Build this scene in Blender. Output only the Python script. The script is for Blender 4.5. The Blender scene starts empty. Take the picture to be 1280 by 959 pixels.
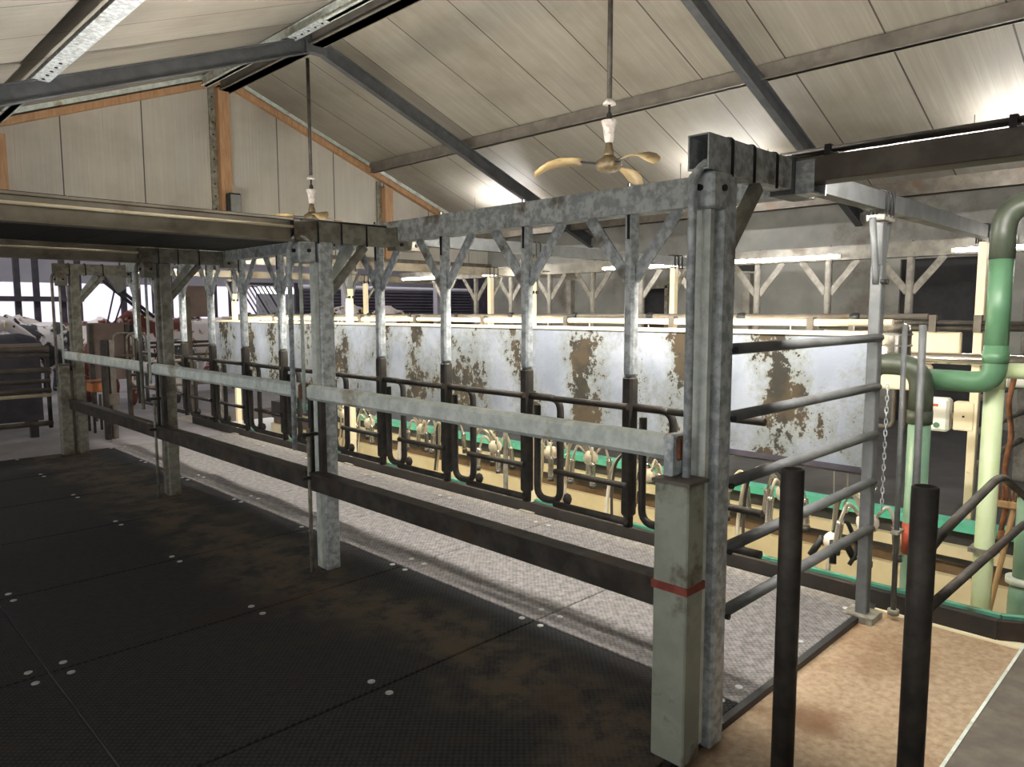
import bpy, bmesh, math, random
from mathutils import Vector, Matrix
random.seed(7)
S = bpy.context.scene
COL = S.collection
PI = math.pi

# ------------------------------------------------------------------ materials
def _nt(name):
    m = bpy.data.materials.new(name); m.use_nodes = True
    nt = m.node_tree; b = nt.nodes['Principled BSDF']
    return m, nt, b

def N(nt, t, **kw):
    n = nt.nodes.new(t)
    for k, v in kw.items():
        if k.startswith('i_'): n.inputs[k[2:].replace('_', ' ')].default_value = v
        else: setattr(n, k, v)
    return n

def math_(nt, op, a, b=None, clamp=False):
    n = nt.nodes.new('ShaderNodeMath'); n.operation = op; n.use_clamp = clamp
    for i, x in enumerate((a, b)):
        if x is None: continue
        if isinstance(x, (int, float)): n.inputs[i].default_value = x
        else: nt.links.new(x, n.inputs[i])
    return n.outputs[0]

def smooth(nt, x, lo, hi):
    n = nt.nodes.new('ShaderNodeMapRange'); n.interpolation_type = 'SMOOTHSTEP'
    nt.links.new(x, n.inputs[0]); n.inputs[1].default_value = lo; n.inputs[2].default_value = hi
    return n.outputs[0]

def mix(nt, f, a, b):
    n = nt.nodes.new('ShaderNodeMix'); n.data_type = 'RGBA'
    if isinstance(f, (int, float)): n.inputs[0].default_value = f
    else: nt.links.new(f, n.inputs[0])
    for i, x in ((6, a), (7, b)):
        if isinstance(x, tuple): n.inputs[i].default_value = (*x, 1)
        else: nt.links.new(x, n.inputs[i])
    return n.outputs[2]

def coords(nt): return nt.nodes.new('ShaderNodeTexCoord').outputs['Object']

def noise(nt, co, scale, detail=4, rough=.6, stretch=None):
    if stretch:
        mp = N(nt, 'ShaderNodeMapping'); mp.inputs['Scale'].default_value = stretch
        nt.links.new(co, mp.inputs[0]); co = mp.outputs[0]
    n = N(nt, 'ShaderNodeTexNoise'); nt.links.new(co, n.inputs['Vector'])
    n.inputs['Scale'].default_value = scale; n.inputs['Detail'].default_value = detail; n.inputs['Roughness'].default_value = rough
    return n.outputs['Fac']

def bump(nt, b, h, strength=.3, dist=.01):
    n = N(nt, 'ShaderNodeBump'); n.inputs['Strength'].default_value = strength; n.inputs['Distance'].default_value = dist
    nt.links.new(h, n.inputs['Height']); nt.links.new(n.outputs[0], b.inputs['Normal'])

def mat(name, c1, c2=None, scale=6, lo=.4, hi=.6, rough=.6, metal=0, c3=None, s3=2.5, lo3=.55, hi3=.7, bmp=.15, stretch=None, spec=.4):
    m, nt, b = _nt(name); co = coords(nt)
    b.inputs['Roughness'].default_value = rough; b.inputs['Metallic'].default_value = metal
    b.inputs['Specular IOR Level'].default_value = spec
    col = c1
    n1 = noise(nt, co, scale, stretch=stretch)
    if c2: col = mix(nt, smooth(nt, n1, lo, hi), c1, c2)
    if c3: col = mix(nt, smooth(nt, noise(nt, co, s3, 6, .65), lo3, hi3), col, c3)
    if isinstance(col, tuple): b.inputs['Base Color'].default_value = (*col, 1)
    else: nt.links.new(col, b.inputs['Base Color'])
    if bmp: bump(nt, b, n1, bmp, .004)
    return m

def axis(nt, co, k):
    s = nt.nodes.new('ShaderNodeSeparateXYZ'); nt.links.new(co, s.inputs[0]); return s.outputs[k]

def panel_mat(name, k, period, off, c1, c2, dirt, rib=.075):
    """sandwich panel: seams and fine ribs repeating along axis k"""
    m, nt, b = _nt(name); co = coords(nt); x = axis(nt, co, k)
    b.inputs['Roughness'].default_value = .55
    ph = math_(nt, 'FLOORED_MODULO', math_(nt, 'SUBTRACT', x, off), period)
    seam = math_(nt, 'LESS_THAN', ph, .018)
    ribph = math_(nt, 'FLOORED_MODULO', x, rib)
    rib_ = math_(nt, 'LESS_THAN', ribph, .008)
    st = (9, 9, 9)
    st = tuple(.35 if False else v for v in st)
    sc = [.5, .5, .5]; sc[k] = 9
    streak = noise(nt, co, 1.6, 4, .6, tuple(sc))
    big = noise(nt, co, .55, 5, .6)
    col = mix(nt, smooth(nt, streak, .3, .75), c1, c2)
    col = mix(nt, math_(nt, 'MULTIPLY', smooth(nt, big, .42, .75), .75), col, dirt)
    col = mix(nt, math_(nt, 'MULTIPLY', rib_, math_(nt, 'MULTIPLY', smooth(nt, streak, .45, .8), .45)), col, (.09, .08, .06))
    col = mix(nt, math_(nt, 'MULTIPLY', seam, .9), col, (.03, .025, .02))
    nt.links.new(col, b.inputs['Base Color'])
    bump(nt, b, math_(nt, 'SUBTRACT', 1.0, math_(nt, 'MAXIMUM', rib_, seam)), .4, .004)
    return m

GALV = mat('galvanised', (.33, .36, .37), (.60, .64, .64), 24, .38, .62, .5, .2, (.17, .145, .11), 4.5, .54, .70)
GALVP = mat('galvanised_pale', (.52, .575, .53), (.72, .765, .71), 13, .35, .65, .5, .1, (.34, .28, .17), 3.4, .54, .72)
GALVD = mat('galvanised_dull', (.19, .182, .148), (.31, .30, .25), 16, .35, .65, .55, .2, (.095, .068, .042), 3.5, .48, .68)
STEEL_DK = mat('dirty_steel', (.034, .030, .026), (.075, .066, .054), 9, .35, .7, .6, .2, (.07, .04, .022), 4, .55, .75)
KERBM = mat('kerb_dirt', (.018, .015, .012), (.03, .025, .02), 6, .35, .7, .8, 0, (.045, .03, .02), 2, .55, .75)
STEEL_BR = mat('brown_steel', (.10, .085, .07), (.16, .14, .11), 7, .35, .7, .6, .1, (.13, .075, .04), 3, .55, .75)
RAFT = mat('painted_rafter', (.075, .08, .085), (.105, .11, .118), 5, .35, .7, .55, .1, (.06, .055, .05), 2, .55, .8)
PURL = mat('purlin_steel', (.15, .135, .115), (.20, .185, .16), 5, .35, .7, .6, .1, (.09, .08, .07), 1.7, .5, .75)
RUSTY = mat('rust', (.17, .07, .035), (.30, .13, .06), 12, .35, .65, .8, .0, (.06, .035, .025), 5, .5, .7)
BOLT = mat('bolt_black', (.02, .02, .02), rough=.5, metal=.3, bmp=0)
WASH = mat('washer_steel', (.55, .55, .54), (.42, .42, .41), 40, rough=.4, metal=.5, bmp=0)
WOOD = mat('timber', (.38, .21, .11), (.48, .29, .155), 5, .35, .65, .65, 0, (.20, .12, .07), 2.2, .55, .8, .2, (6, 6, .6))
CONC = mat('concrete', (.25, .165, .095), (.44, .335, .22), 30, .2, .8, .5, 0, (.20, .10, .045), 1.4, .48, .70, .8)
CONC_G = mat('concrete_grey', (.23, .215, .22), (.32, .30, .31), 2.2, .35, .7, .7, 0, (.14, .12, .115), 1.1, .5, .75, .3)
PITW = mat('pit_paint', (.72, .64, .44), (.80, .72, .52), 3, .35, .65, .7, 0, (.42, .30, .17), 1.8, .58, .8, .2)
PITF = mat('pit_floor', (.50, .44, .31), (.60, .54, .40), 3, .35, .65, .55, 0, (.36, .24, .13), 1.3, .56, .8, .2)
RECESS = mat('brown_recess', (.13, .085, .05), (.20, .14, .09), 5, .35, .65, .8, 0, bmp=.2)
GREEN = mat('green_edge', (.10, .55, .40), (.16, .62, .48), 8, .35, .65, .35, 0, (.09, .30, .22), 3, .6, .8, 0)
PIPE_G = mat('pipe_green', (.075, .17, .09), (.10, .21, .12), 4, .35, .65, .35, 0, (.10, .14, .09), 2.4, .6, .8, 0)
PIPE_T = mat('pipe_pale_green', (.15, .27, .19), (.20, .32, .23), 4, .35, .65, .35, 0, (.16, .20, .12), 2.4, .62, .85, 0)
PIPE_L = mat('pipe_lime', (.62, .74, .42), (.66, .76, .48), 4, .35, .65, .4, 0, (.42, .46, .26), 2.5, .64, .82, 0)
PIPE_D = mat('pipe_elbow_dark', (.045, .055, .04), (.07, .085, .06), 6, .35, .65, .4, 0, bmp=0)
GREEN_DK = mat('green_edge_dirty', (.05, .20, .13), (.07, .28, .19), 8, .35, .65, .4, 0, (.05, .06, .04), 3, .52, .7, 0)
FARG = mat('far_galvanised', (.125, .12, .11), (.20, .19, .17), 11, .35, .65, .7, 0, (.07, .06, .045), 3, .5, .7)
DARKG = mat('dark_galvanised', (.095, .10, .10), (.135, .14, .14), 9, .35, .65, .55, .2, (.08, .065, .05), 3, .52, .75)
BEAMB = mat('beige_beam', (.25, .22, .17), (.32, .285, .22), 7, .35, .65, .65, 0, (.14, .11, .075), 2.5, .5, .75)
BOXP = mat('dirty_box', (.29, .31, .25), (.36, .38, .31), 6, .35, .65, .55, .1, (.10, .075, .045), 3.2, .5, .66, .2)
FLOORD = mat('platform_dark', (.045, .045, .05), (.07, .068, .072), 4, .35, .65, .45, 0, (.11, .10, .095), 1.2, .55, .75)
RED = mat('red_tape', (.36, .05, .03), (.45, .09, .05), 12, rough=.6)
REDB = mat('red_strap', (.20, .045, .03), (.28, .07, .045), 12, rough=.7)
CREAM = mat('cream_paint', (.74, .64, .44), (.80, .71, .52), 6, .35, .65, .5, 0, (.35, .22, .12), 5, .63, .75, 0)
INOX = mat('stainless', (.55, .50, .44), (.66, .61, .54), 6, .35, .65, .2, .9, bmp=0)
PLAST_W = mat('white_plastic', (.80, .80, .74), (.74, .74, .67), 6, rough=.35, bmp=0)
GREY_P = mat('grey_plastic', (.20, .20, .19), (.25, .25, .23), 6, rough=.5, bmp=0)
RUB = mat('hose_rubber', (.03, .03, .03), (.05, .05, .05), 8, rough=.45, bmp=0)
HOSE = mat('hose_milky', (.55, .50, .40), (.62, .57, .47), 8, rough=.35, bmp=0)
CLAW = mat('claw_plastic', (.66, .60, .50), (.74, .69, .60), 12, rough=.3, bmp=0)
ROPE = mat('cord_white', (.68, .68, .62), rough=.8, bmp=0)
BROOM = mat('broom_handle', (.40, .25, .12), (.50, .33, .17), 8, .35, .65, .7, 0, (.22, .13, .07), 5, .55, .75, .1, (6, 6, .7))
FANG = mat('fan_blade', (.34, .25, .12), (.42, .32, .17), 9, .35, .65, .5, .1, (.16, .12, .07), 6, .58, .75, 0)
FANB = mat('fan_motor', (.20, .15, .085), (.11, .085, .05), 30, rough=.45, metal=.4, bmp=0)
FANW = mat('fan_canopy', (.60, .57, .53), (.42, .34, .30), 18, .45, .65, .5, bmp=0)
BLK = mat('black_plastic', (.018, .018, .018), rough=.5, bmp=0)
DOORM = mat('door_dark', (.012, .012, .014), (.02, .02, .022), 5, rough=.7, bmp=0)
WALLG = mat('wall_cement', (.20, .20, .19), (.27, .27, .25), 1.5, .35, .65, .75, 0, (.11, .095, .08), .9, .48, .7, .1)
WALLP = mat('wall_lavender', (.52, .50, .56), (.60, .58, .63), 1.2, .35, .65, .8, 0, bmp=0)
BARN_D = mat('barn_dark', (.045, .038, .052), (.07, .06, .08), 2, .35, .65, .8, 0, bmp=0)
BARN_S = mat('barn_steel', (.05, .045, .055), (.08, .07, .085), 5, .35, .65, .6, .2, bmp=0)
FEED = mat('feed_panel', (.17, .125, .11), (.22, .165, .145), 3, .35, .65, .8, 0, (.12, .08, .07), 1.5, .55, .75)
ORANGE = mat('orange_plastic', (.55, .20, .06), (.40, .14, .05), 6, rough=.6, bmp=0)
COWS = [mat('cow_hide_%d' % i, a, b_, 1.7 + .2 * i, .47, .52, .85, 0, bmp=0) for i, (a, b_) in enumerate((
    ((.045, .045, .05), (.80, .76, .74)), ((.17, .05, .038), (.80, .72, .68)), ((.78, .72, .70), (.17, .05, .036)),
    ((.80, .76, .75), (.04, .04, .045)), ((.06, .06, .075), (.085, .085, .10)), ((.75, .69, .68), (.78, .73, .72))))]
MUZ = mat('cow_muzzle', (.55, .36, .34), rough=.6, bmp=0)
HORN = mat('cow_ear_tag', (.75, .55, .08), rough=.5, bmp=0)

def mat_studs(name, c1, c2, c3, rough, smear=None):
    m, nt, b = _nt(name); co = coords(nt)
    b.inputs['Roughness'].default_value = rough; b.inputs['Specular IOR Level'].default_value = .2
    ph = []
    for k in (0, 1):
        ph.append(math_(nt, 'SINE', math_(nt, 'MULTIPLY', axis(nt, co, k), 2 * PI / .032)))
    h = smooth(nt, math_(nt, 'MULTIPLY', ph[0], ph[1]), .1, .5)
    n1 = noise(nt, co, 1.1, 6, .65); n2 = noise(nt, co, 22, 4, .7)
    col = mix(nt, smooth(nt, n2, .35, .7), c1, c2)
    col = mix(nt, smooth(nt, n1, .52, .70), col, c3)
    col = mix(nt, math_(nt, 'MULTIPLY', h, .65 if smear else .22), col, tuple(v * 1.7 for v in c2))
    if smear:   # sandy dirt trodden along the front of the stalls
        g = nt.nodes.new('ShaderNodeNewGeometry').outputs['Position']; x = axis(nt, g, 0)
        w_ = noise(nt, g, 1.2, 4, .6); d = noise(nt, g, 5, 6, .7)
        xx = math_(nt, 'ADD', x, math_(nt, 'MULTIPLY', math_(nt, 'SUBTRACT', w_, .5), 1.3))
        k = math_(nt, 'MULTIPLY', smooth(nt, xx, 1.75, 2.2), math_(nt, 'SUBTRACT', 1.0, smooth(nt, xx, 2.35, 2.75)))
        col = mix(nt, math_(nt, 'MULTIPLY', k, smooth(nt, d, .35, .6)), col, smear)
        k2 = smooth(nt, noise(nt, g, .8, 5, .6), .55, .68)
        col = mix(nt, math_(nt, 'MULTIPLY', k2, math_(nt, 'MULTIPLY', smooth(nt, d, .3, .65), .6)), col, (.032, .017, .012))
    nt.links.new(col, b.inputs['Base Color'])
    bump(nt, b, math_(nt, 'ADD', h, math_(nt, 'MULTIPLY', n2, .6)), .5, .004)
    return m
MAT_DK = mat_studs('rubber_mat_black', (.013, .013, .014), (.024, .024, .024), (.030, .022, .016), .75, (.085, .066, .044))
MAT_LT = mat_studs('rubber_mat_dusty_lit', (.12, .113, .11), (.25, .236, .226), (.16, .135, .11), .75)  # dusty grey, paled further so the colour carries the lamp light

def sheet_mat():
    """galvanised sheet soiled with dung in a patch behind every stall"""
    m, nt, b = _nt('soiled_sheet'); co = coords(nt); y = axis(nt, co, 1); z = axis(nt, co, 2)
    warp = noise(nt, co, 1.0, 3, .6)
    band = math_(nt, 'COSINE', math_(nt, 'MULTIPLY', math_(nt, 'ADD', math_(nt, 'ADD', y, -2.02), math_(nt, 'MULTIPLY', math_(nt, 'SUBTRACT', warp, .5), .9)), 2 * PI / .72))
    band = math_(nt, 'MULTIPLY', band, math_(nt, 'ADD', .55, math_(nt, 'MULTIPLY', noise(nt, co, .9, 2, .5), .9)))
    fine = noise(nt, co, 17, 8, .75); mid = noise(nt, co, 2.5, 5, .62, (1, 1.2, .75))
    v = math_(nt, 'ADD', math_(nt, 'MULTIPLY', band, .10), math_(nt, 'ADD', math_(nt, 'MULTIPLY', fine, .75), math_(nt, 'MULTIPLY', mid, 1.0)))
    dung = smooth(nt, v, .95, .995); film = smooth(nt, v, .74, .97)
    sp = N(nt, 'ShaderNodeTexVoronoi'); nt.links.new(co, sp.inputs['Vector']); sp.inputs['Scale'].default_value = 44
    spots = math_(nt, 'MULTIPLY', math_(nt, 'LESS_THAN', sp.outputs['Distance'], .2), smooth(nt, mid, .52, .62))
    base = mix(nt, smooth(nt, noise(nt, co, 2.2, 5, .6), .35, .7), (.33, .36, .41), (.50, .535, .58))
    col = mix(nt, math_(nt, 'MULTIPLY', film, .5), base, (.22, .22, .115))
    dcol = mix(nt, smooth(nt, noise(nt, co, 5, 4), .4, .6), (.020, .017, .010), (.058, .040, .018))
    full = math_(nt, 'MAXIMUM', dung, spots)
    col = mix(nt, full, col, dcol)
    nt.links.new(col, b.inputs['Base Color'])
    nt.links.new(math_(nt, 'MULTIPLY', math_(nt, 'SUBTRACT', 1.0, full), .55), b.inputs['Metallic'])
    nt.links.new(math_(nt, 'ADD', math_(nt, 'MULTIPLY', full, .5), .36), b.inputs['Roughness'])
    bump(nt, b, math_(nt, 'ADD', full, fine), .3, .006)
    return m
SHEET = sheet_mat()

ROOFP = panel_mat('roof_panel', 1, 1.062, 2.86, (.285, .262, .222), (.35, .328, .283), (.18, .158, .122), .053)
GABLEP = panel_mat('gable_panel', 0, 1.12, 3.03, (.47, .445, .385), (.53, .505, .445), (.32, .285, .23), .06)

def emit(name, c, s):
    m, nt, b = _nt(name); b.inputs['Emission Color'].default_value = (*c, 1); b.inputs['Emission Strength'].default_value = s
    b.inputs['Base Color'].default_value = (.8, .8, .8, 1); return m
TUBE = emit('lit_tube', (1.0, .95, .88), 860)
TUBE_F = emit('lit_tube_dim', (1.0, .95, .88), 75)
TUBE_R = emit('lit_tube_roof', (1.0, .97, .93), 190)
TUBE_W = emit('lit_tube_warm', (1.0, .87, .62), 230)

def glass_mat():
    m, nt, b = _nt('clear_glass'); b.inputs['Transmission Weight'].default_value = .9; b.inputs['Roughness'].default_value = .05
    b.inputs['Base Color'].default_value = (.9, .88, .86, 1); b.inputs['IOR'].default_value = 1.3; return m
GLASS = glass_mat()

def tint_mat():
    m = bpy.data.materials.new('window_tint'); m.use_nodes = True; nt = m.node_tree  # plain transparent tint that greys what shows through
    tr = N(nt, 'ShaderNodeBsdfTransparent'); tr.inputs[0].default_value = (.66, .63, .70, 1)
    nt.links.new(tr.outputs[0], nt.nodes['Material Output'].inputs[0]); return m
TINT = tint_mat()

# ------------------------------------------------------------------ mesh builder
class MB:
    def __init__(s): s.v = []; s.f = []; s.sm = []
    def _add(s, vs, fs, smooth=False):
        o = len(s.v); s.v += [tuple(v) for v in vs]
        s.f += [tuple(i + o for i in f) for f in fs]; s.sm += [smooth] * len(fs); return s
    def box(s, x0, x1, y0, y1, z0, z1):
        if x0 > x1: x0, x1 = x1, x0
        if y0 > y1: y0, y1 = y1, y0
        if z0 > z1: z0, z1 = z1, z0
        return s._add([(x, y, z) for x in (x0, x1) for y in (y0, y1) for z in (z0, z1)],
                      [(0, 1, 3, 2), (4, 6, 7, 5), (0, 4, 5, 1), (2, 3, 7, 6), (0, 2, 6, 4), (1, 5, 7, 3)])
    def bar(s, p, q, w, h, up=(0, 0, 1)):
        """rectangular bar from p to q; h along up, w across"""
        p, q = Vector(p), Vector(q); d = (q - p).normalized(); up = Vector(up)
        a = d.cross(up)
        if a.length < 1e-4: a = d.cross(Vector((1, 0, 0)))
        a.normalize(); b = a.cross(d).normalized()
        vs = [c + a * (i * w / 2) + b * (j * h / 2) for c in (p, q) for i, j in ((-1, -1), (1, -1), (1, 1), (-1, 1))]
        return s._add(vs, [(0, 3, 2, 1), (4, 5, 6, 7), (0, 1, 5, 4), (1, 2, 6, 5), (2, 3, 7, 6), (3, 0, 4, 7)])
    def hollow(s, p, q, w, h, t, up=(0, 0, 1)):
        """open-ended box section"""
        p, q = Vector(p), Vector(q); d = (q - p).normalized(); up = Vector(up)
        a = d.cross(up).normalized(); b = a.cross(d).normalized()
        vs = []
        for c in (p, q):
            for k in (0, t):
                for i, j in ((-1, -1), (1, -1), (1, 1), (-1, 1)):
                    vs.append(c + a * i * (w / 2 - k) + b * j * (h / 2 - k))
        fs = []
        for i in range(4):
            j = (i + 1) % 4
            fs += [(i, j, 8 + j, 8 + i), (4 + j, 4 + i, 12 + i, 12 + j), (j, i, 4 + i, 4 + j), (8 + i, 8 + j, 12 + j, 12 + i)]
        return s._add(vs, fs)
    def tube(s, pts, r, n=10, cap=True, r2=None, sy=1.0):
        pts = [Vector(p) for p in pts]; m = len(pts)
        t0 = (pts[1] - pts[0]).normalized()
        a = t0.cross(Vector((0, 0, 1)))
        if a.length < .05: a = t0.cross(Vector((0, 1, 0)))
        a.normalize(); vs = []
        prev = t0
        for i, p in enumerate(pts):
            if i == 0: t = t0
            elif i == m - 1: t = (pts[-1] - pts[-2]).normalized()
            else: t = ((pts[i + 1] - p).normalized() + (p - pts[i - 1]).normalized())
            if t.length < 1e-6: t = prev
            t.normalize()
            a = (a - t * a.dot(t)).normalized(); b = t.cross(a); prev = t
            rr = r if r2 is None else r + (r2 - r) * i / (m - 1)
            for k in range(n):
                th = 2 * PI * k / n
                vs.append(p + a * (math.cos(th) * rr) + b * (math.sin(th) * rr * sy))
        fs = [(i * n + k, i * n + (k + 1) % n, (i + 1) * n + (k + 1) % n, (i + 1) * n + k) for i in range(m - 1) for k in range(n)]
        s._add(vs, fs, True)
        if cap:
            o = len(s.v) - m * n
            s.f += [tuple(o + k for k in reversed(range(n))), tuple(o + (m - 1) * n + k for k in range(n))]; s.sm += [False, False]
        return s
    def lathe(s, c, prof, n=16, ax='Z'):
        """profile of (r, h) turned about an axis through c"""
        c = Vector(c); vs = []
        for r, h in prof:
            for k in range(n):
                th = 2 * PI * k / n; u, w = r * math.cos(th), r * math.sin(th)
                vs.append(c + Vector({'Z': (u, w, h), 'X': (h, u, w), 'Y': (w, h, u)}[ax]))
        m = len(prof)
        fs = [(i * n + k, i * n + (k + 1) % n, (i + 1) * n + (k + 1) % n, (i + 1) * n + k) for i in range(m - 1) for k in range(n)]
        s._add(vs, fs, True)
        o = len(s.v) - m * n
        s.f += [tuple(o + k for k in reversed(range(n))), tuple(o + (m - 1) * n + k for k in range(n))]; s.sm += [False, False]
        return s
    def cyl(s, c, r, h, n=12, ax='Z'): return s.lathe(c, [(r, -h / 2), (r, h / 2)], n, ax)
    def ball(s, c, rx, ry=None, rz=None, n=12):
        ry = ry or rx; rz = rz or rx; c = Vector(c); vs = []; m = max(5, n // 2 + 1)
        for i in range(m):
            ph = -PI / 2 + PI * (i + .02) / (m - 1 + .04)
            for k in range(n):
                th = 2 * PI * k / n
                vs.append(c + Vector((rx * math.cos(ph) * math.cos(th), ry * math.cos(ph) * math.sin(th), rz * math.sin(ph))))
        fs = [(i * n + k, i * n + (k + 1) % n, (i + 1) * n + (k + 1) % n, (i + 1) * n + k) for i in range(m - 1) for k in range(n)]
        fs += [tuple(reversed(range(n))), tuple((m - 1) * n + k for k in range(n))]
        return s._add(vs, fs, True)
    def prism(s, poly, axis_, lo, hi):
        """polygon in the plane across axis_, pulled from lo to hi"""
        def P(a, b, h): return {'X': (h, a, b), 'Y': (a, h, b), 'Z': (a, b, h)}[axis_]
        n = len(poly); vs = [P(a, b, h) for h in (lo, hi) for a, b in poly]
        return s._add(vs, [tuple(reversed(range(n))), tuple(range(n, 2 * n))] + [(i, (i + 1) % n, n + (i + 1) % n, n + i) for i in range(n)])
    def link(s, name, m, parent=None, bev=0, loc=None):
        me = bpy.data.meshes.new(name)
        o_ = Vector((0, 0, 0))
        if parent is not None: o_ = Vector(parent.get('_w', (0, 0, 0)))
        elif loc is not None: o_ = Vector(loc)
        me.from_pydata([tuple(Vector(v) - o_) for v in s.v], [], s.f)
        bm = bmesh.new(); bm.from_mesh(me); bmesh.ops.recalc_face_normals(bm, faces=bm.faces[:]); bm.to_mesh(me); bm.free()
        me.polygons.foreach_set('use_smooth', s.sm); me.materials.append(m)
        o = bpy.data.objects.new(name, me); COL.objects.link(o)
        if parent is not None: o.parent = parent; o['_w'] = tuple(o_)
        else: o['_w'] = tuple(o_); o.location = o_
        if bev:
            b = o.modifiers.new('b', 'BEVEL'); b.width = bev; b.segments = 1; b.limit_method = 'ANGLE'; b.angle_limit = .6
        return o

def fillet(pts, r, n=5):
    pts = [Vector(p) for p in pts]; out = [pts[0]]
    for i in range(1, len(pts) - 1):
        a, b, c = pts[i - 1], pts[i], pts[i + 1]
        d1, d2 = (a - b).normalized(), (c - b).normalized()
        k = min(r, (a - b).length * .49, (c - b).length * .49)
        p, q = b + d1 * k, b + d2 * k
        for j in range(n + 1):
            t = j / n; out.append(p * (1 - t) ** 2 + b * (2 * t * (1 - t)) + q * t * t)
    return out + [pts[-1]]

def tag(o, label, cat, group=None):
    o['label'] = label; o['category'] = cat; o['kind'] = 'thing'
    if group: o['group'] = group
    return o
def thing(name, loc, label, cat, group=None):
    o = bpy.data.objects.new(name, None); COL.objects.link(o); o.location = loc; o['_w'] = tuple(loc)
    o.empty_display_size = .1
    return tag(o, label, cat, group)
def struct(o): o['kind'] = 'structure'; return o
def copy_tree(o, parent=None):
    c = o.copy(); COL.objects.link(c)
    if parent is not None: c.parent = parent
    for ch in list(o.children): copy_tree(ch, c)
    return c
ORD = 'first second third fourth fifth sixth seventh eighth ninth tenth eleventh twelfth thirteenth fourteenth'.split()

# ------------------------------------------------------------------ camera
f_, yaw, pit, rol = 914.27, math.radians(44.81), math.radians(-5.69), math.radians(-.117)
fw = Vector((math.sin(yaw) * math.cos(pit), math.cos(yaw) * math.cos(pit), math.sin(pit)))
ri = Vector((math.cos(yaw), -math.sin(yaw), 0)); up = ri.cross(fw)
c_, s_ = math.cos(rol), math.sin(rol)
R_, U_ = ri * c_ + up * s_, up * c_ - ri * s_
cam = bpy.data.cameras.new('camera'); cam.sensor_fit = 'HORIZONTAL'; cam.sensor_width = 36; cam.lens = f_ / 1280 * 36; cam.clip_start = .05
co_ = bpy.data.objects.new('camera', cam); COL.objects.link(co_)
co_.matrix_world = Matrix(((R_.x, U_.x, -fw.x, 0), (R_.y, U_.y, -fw.y, 0), (R_.z, U_.z, -fw.z, 1.7), (0, 0, 0, 1)))
S.camera = co_
S.view_settings.view_transform = 'Standard'; S.view_settings.look = 'None'; S.view_settings.gamma = 1; S.view_settings.use_curve_mapping = False
S.view_settings.exposure = 0.0
w = bpy.data.worlds.new('world'); S.world = w; w.use_nodes = True
wt = w.node_tree; bgn = wt.nodes['Background']; bgn.inputs[1].default_value = 2.7
tcw = wt.nodes.new('ShaderNodeTexCoord')
bw = smooth(wt, axis(wt, tcw.outputs['Generated'], 2), -.16, -.06)   # overcast sky above, darker yard below the horizon
wt.links.new(mix(wt, bw, (.14, .13, .12), (.94, .935, .93)), bgn.inputs[0])
# ------------------------------------------------------------------ the building
RX, RZ, RS = 5.45, 5.645, .385                        # ridge, roof height there, slope
def roof(x, d=0): return RZ - RS * abs(x - RX) - d
XL, XR, YG, YB = -.55, 11.45, 12.3, -5.0
def slab(name, x0, x1, y0, y1, z0, z1, m): return struct(MB().box(x0, x1, y0, y1, z0, z1).link(name, m))

slab('floor', XL, 4.38, 1.46, YG, -.2, -.02, CONC_G)
struct(MB().box(2.24, 4.38, 1.42, 1.452, -.035, .002).link('trim_mat_edge', BLK))
slab('floor_concrete', XL, 4.38, YB, 1.46, -.2, -.03, CONC)
slab('floor_pit', 4.38, 6.1, -2.2, YG, -1.0, -.85, PITF)
slab('floor_platform', 6.12, XR, YB, YG, -.2, .10, FLOORD)
slab('floor_pit_end', 4.38, 6.12, YB, -2.2, -1.0, -.02, CONC)
slab('wall_pit', 4.36, 4.44, -2.2, 11.45, -.86, -.02, PITW)
b = MB(); b.box(6.1, 6.2, -2.2, YG, -.86, -.30, )
struct(b.link('wall_pit_lower', PITW))
struct(MB().box(6.16, 6.22, -2.2, YG, -.30, .06).link('wall_pit_recess', RECESS))
slab('trim_pit_ledge', 6.06, 6.17, -2.2, 11.4, -.135, -.05, PITW)
slab('trim_pit_edge', 6.04, 6.20, -2.2, 11.4, .07, .135, GREEN)
# kerb along the near platform, its green angle on top
b = MB(); b.box(4.38, 4.45, .82, 11.42, -.02, .085)
b.prism([(4.38, .82), (4.45, .82), (4.56, .66), (4.50, .62)], 'Z', -.02, .085)
struct(b.link('trim_kerb', KERBM, bev=.004))
b = MB(); b.box(4.425, 4.462, .82, 11.42, .080, .102); b.bar((4.444, .82, .091), (4.54, .64, .091), .037, .022)
struct(b.link('trim_kerb_edge', GREEN_DK))

# roof, two slopes
for nm, x0, x1 in (('ceiling_east', RX, XR + .25), ('ceiling_west', RX, XL - .25)):
    b = MB(); b.prism([(x0, roof(x0)), (x1, roof(x1)), (x1, roof(x1) + .08), (x0, roof(x0) + .08)], 'Y', YB - .1, YG + .05)
    struct(b.link(nm, ROOFP))
b = MB(); b.prism([(XL, 2.72), (XR, 2.72), (XR, roof(XR)), (RX, RZ), (XL, roof(XL))], 'Y', YG, YG + .1)
struct(b.link('wall_gable', GABLEP))
slab('wall_back', XL - .1, XR + .1, YB - .1, YB, -.2, 5.7, WALLG)
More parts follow.
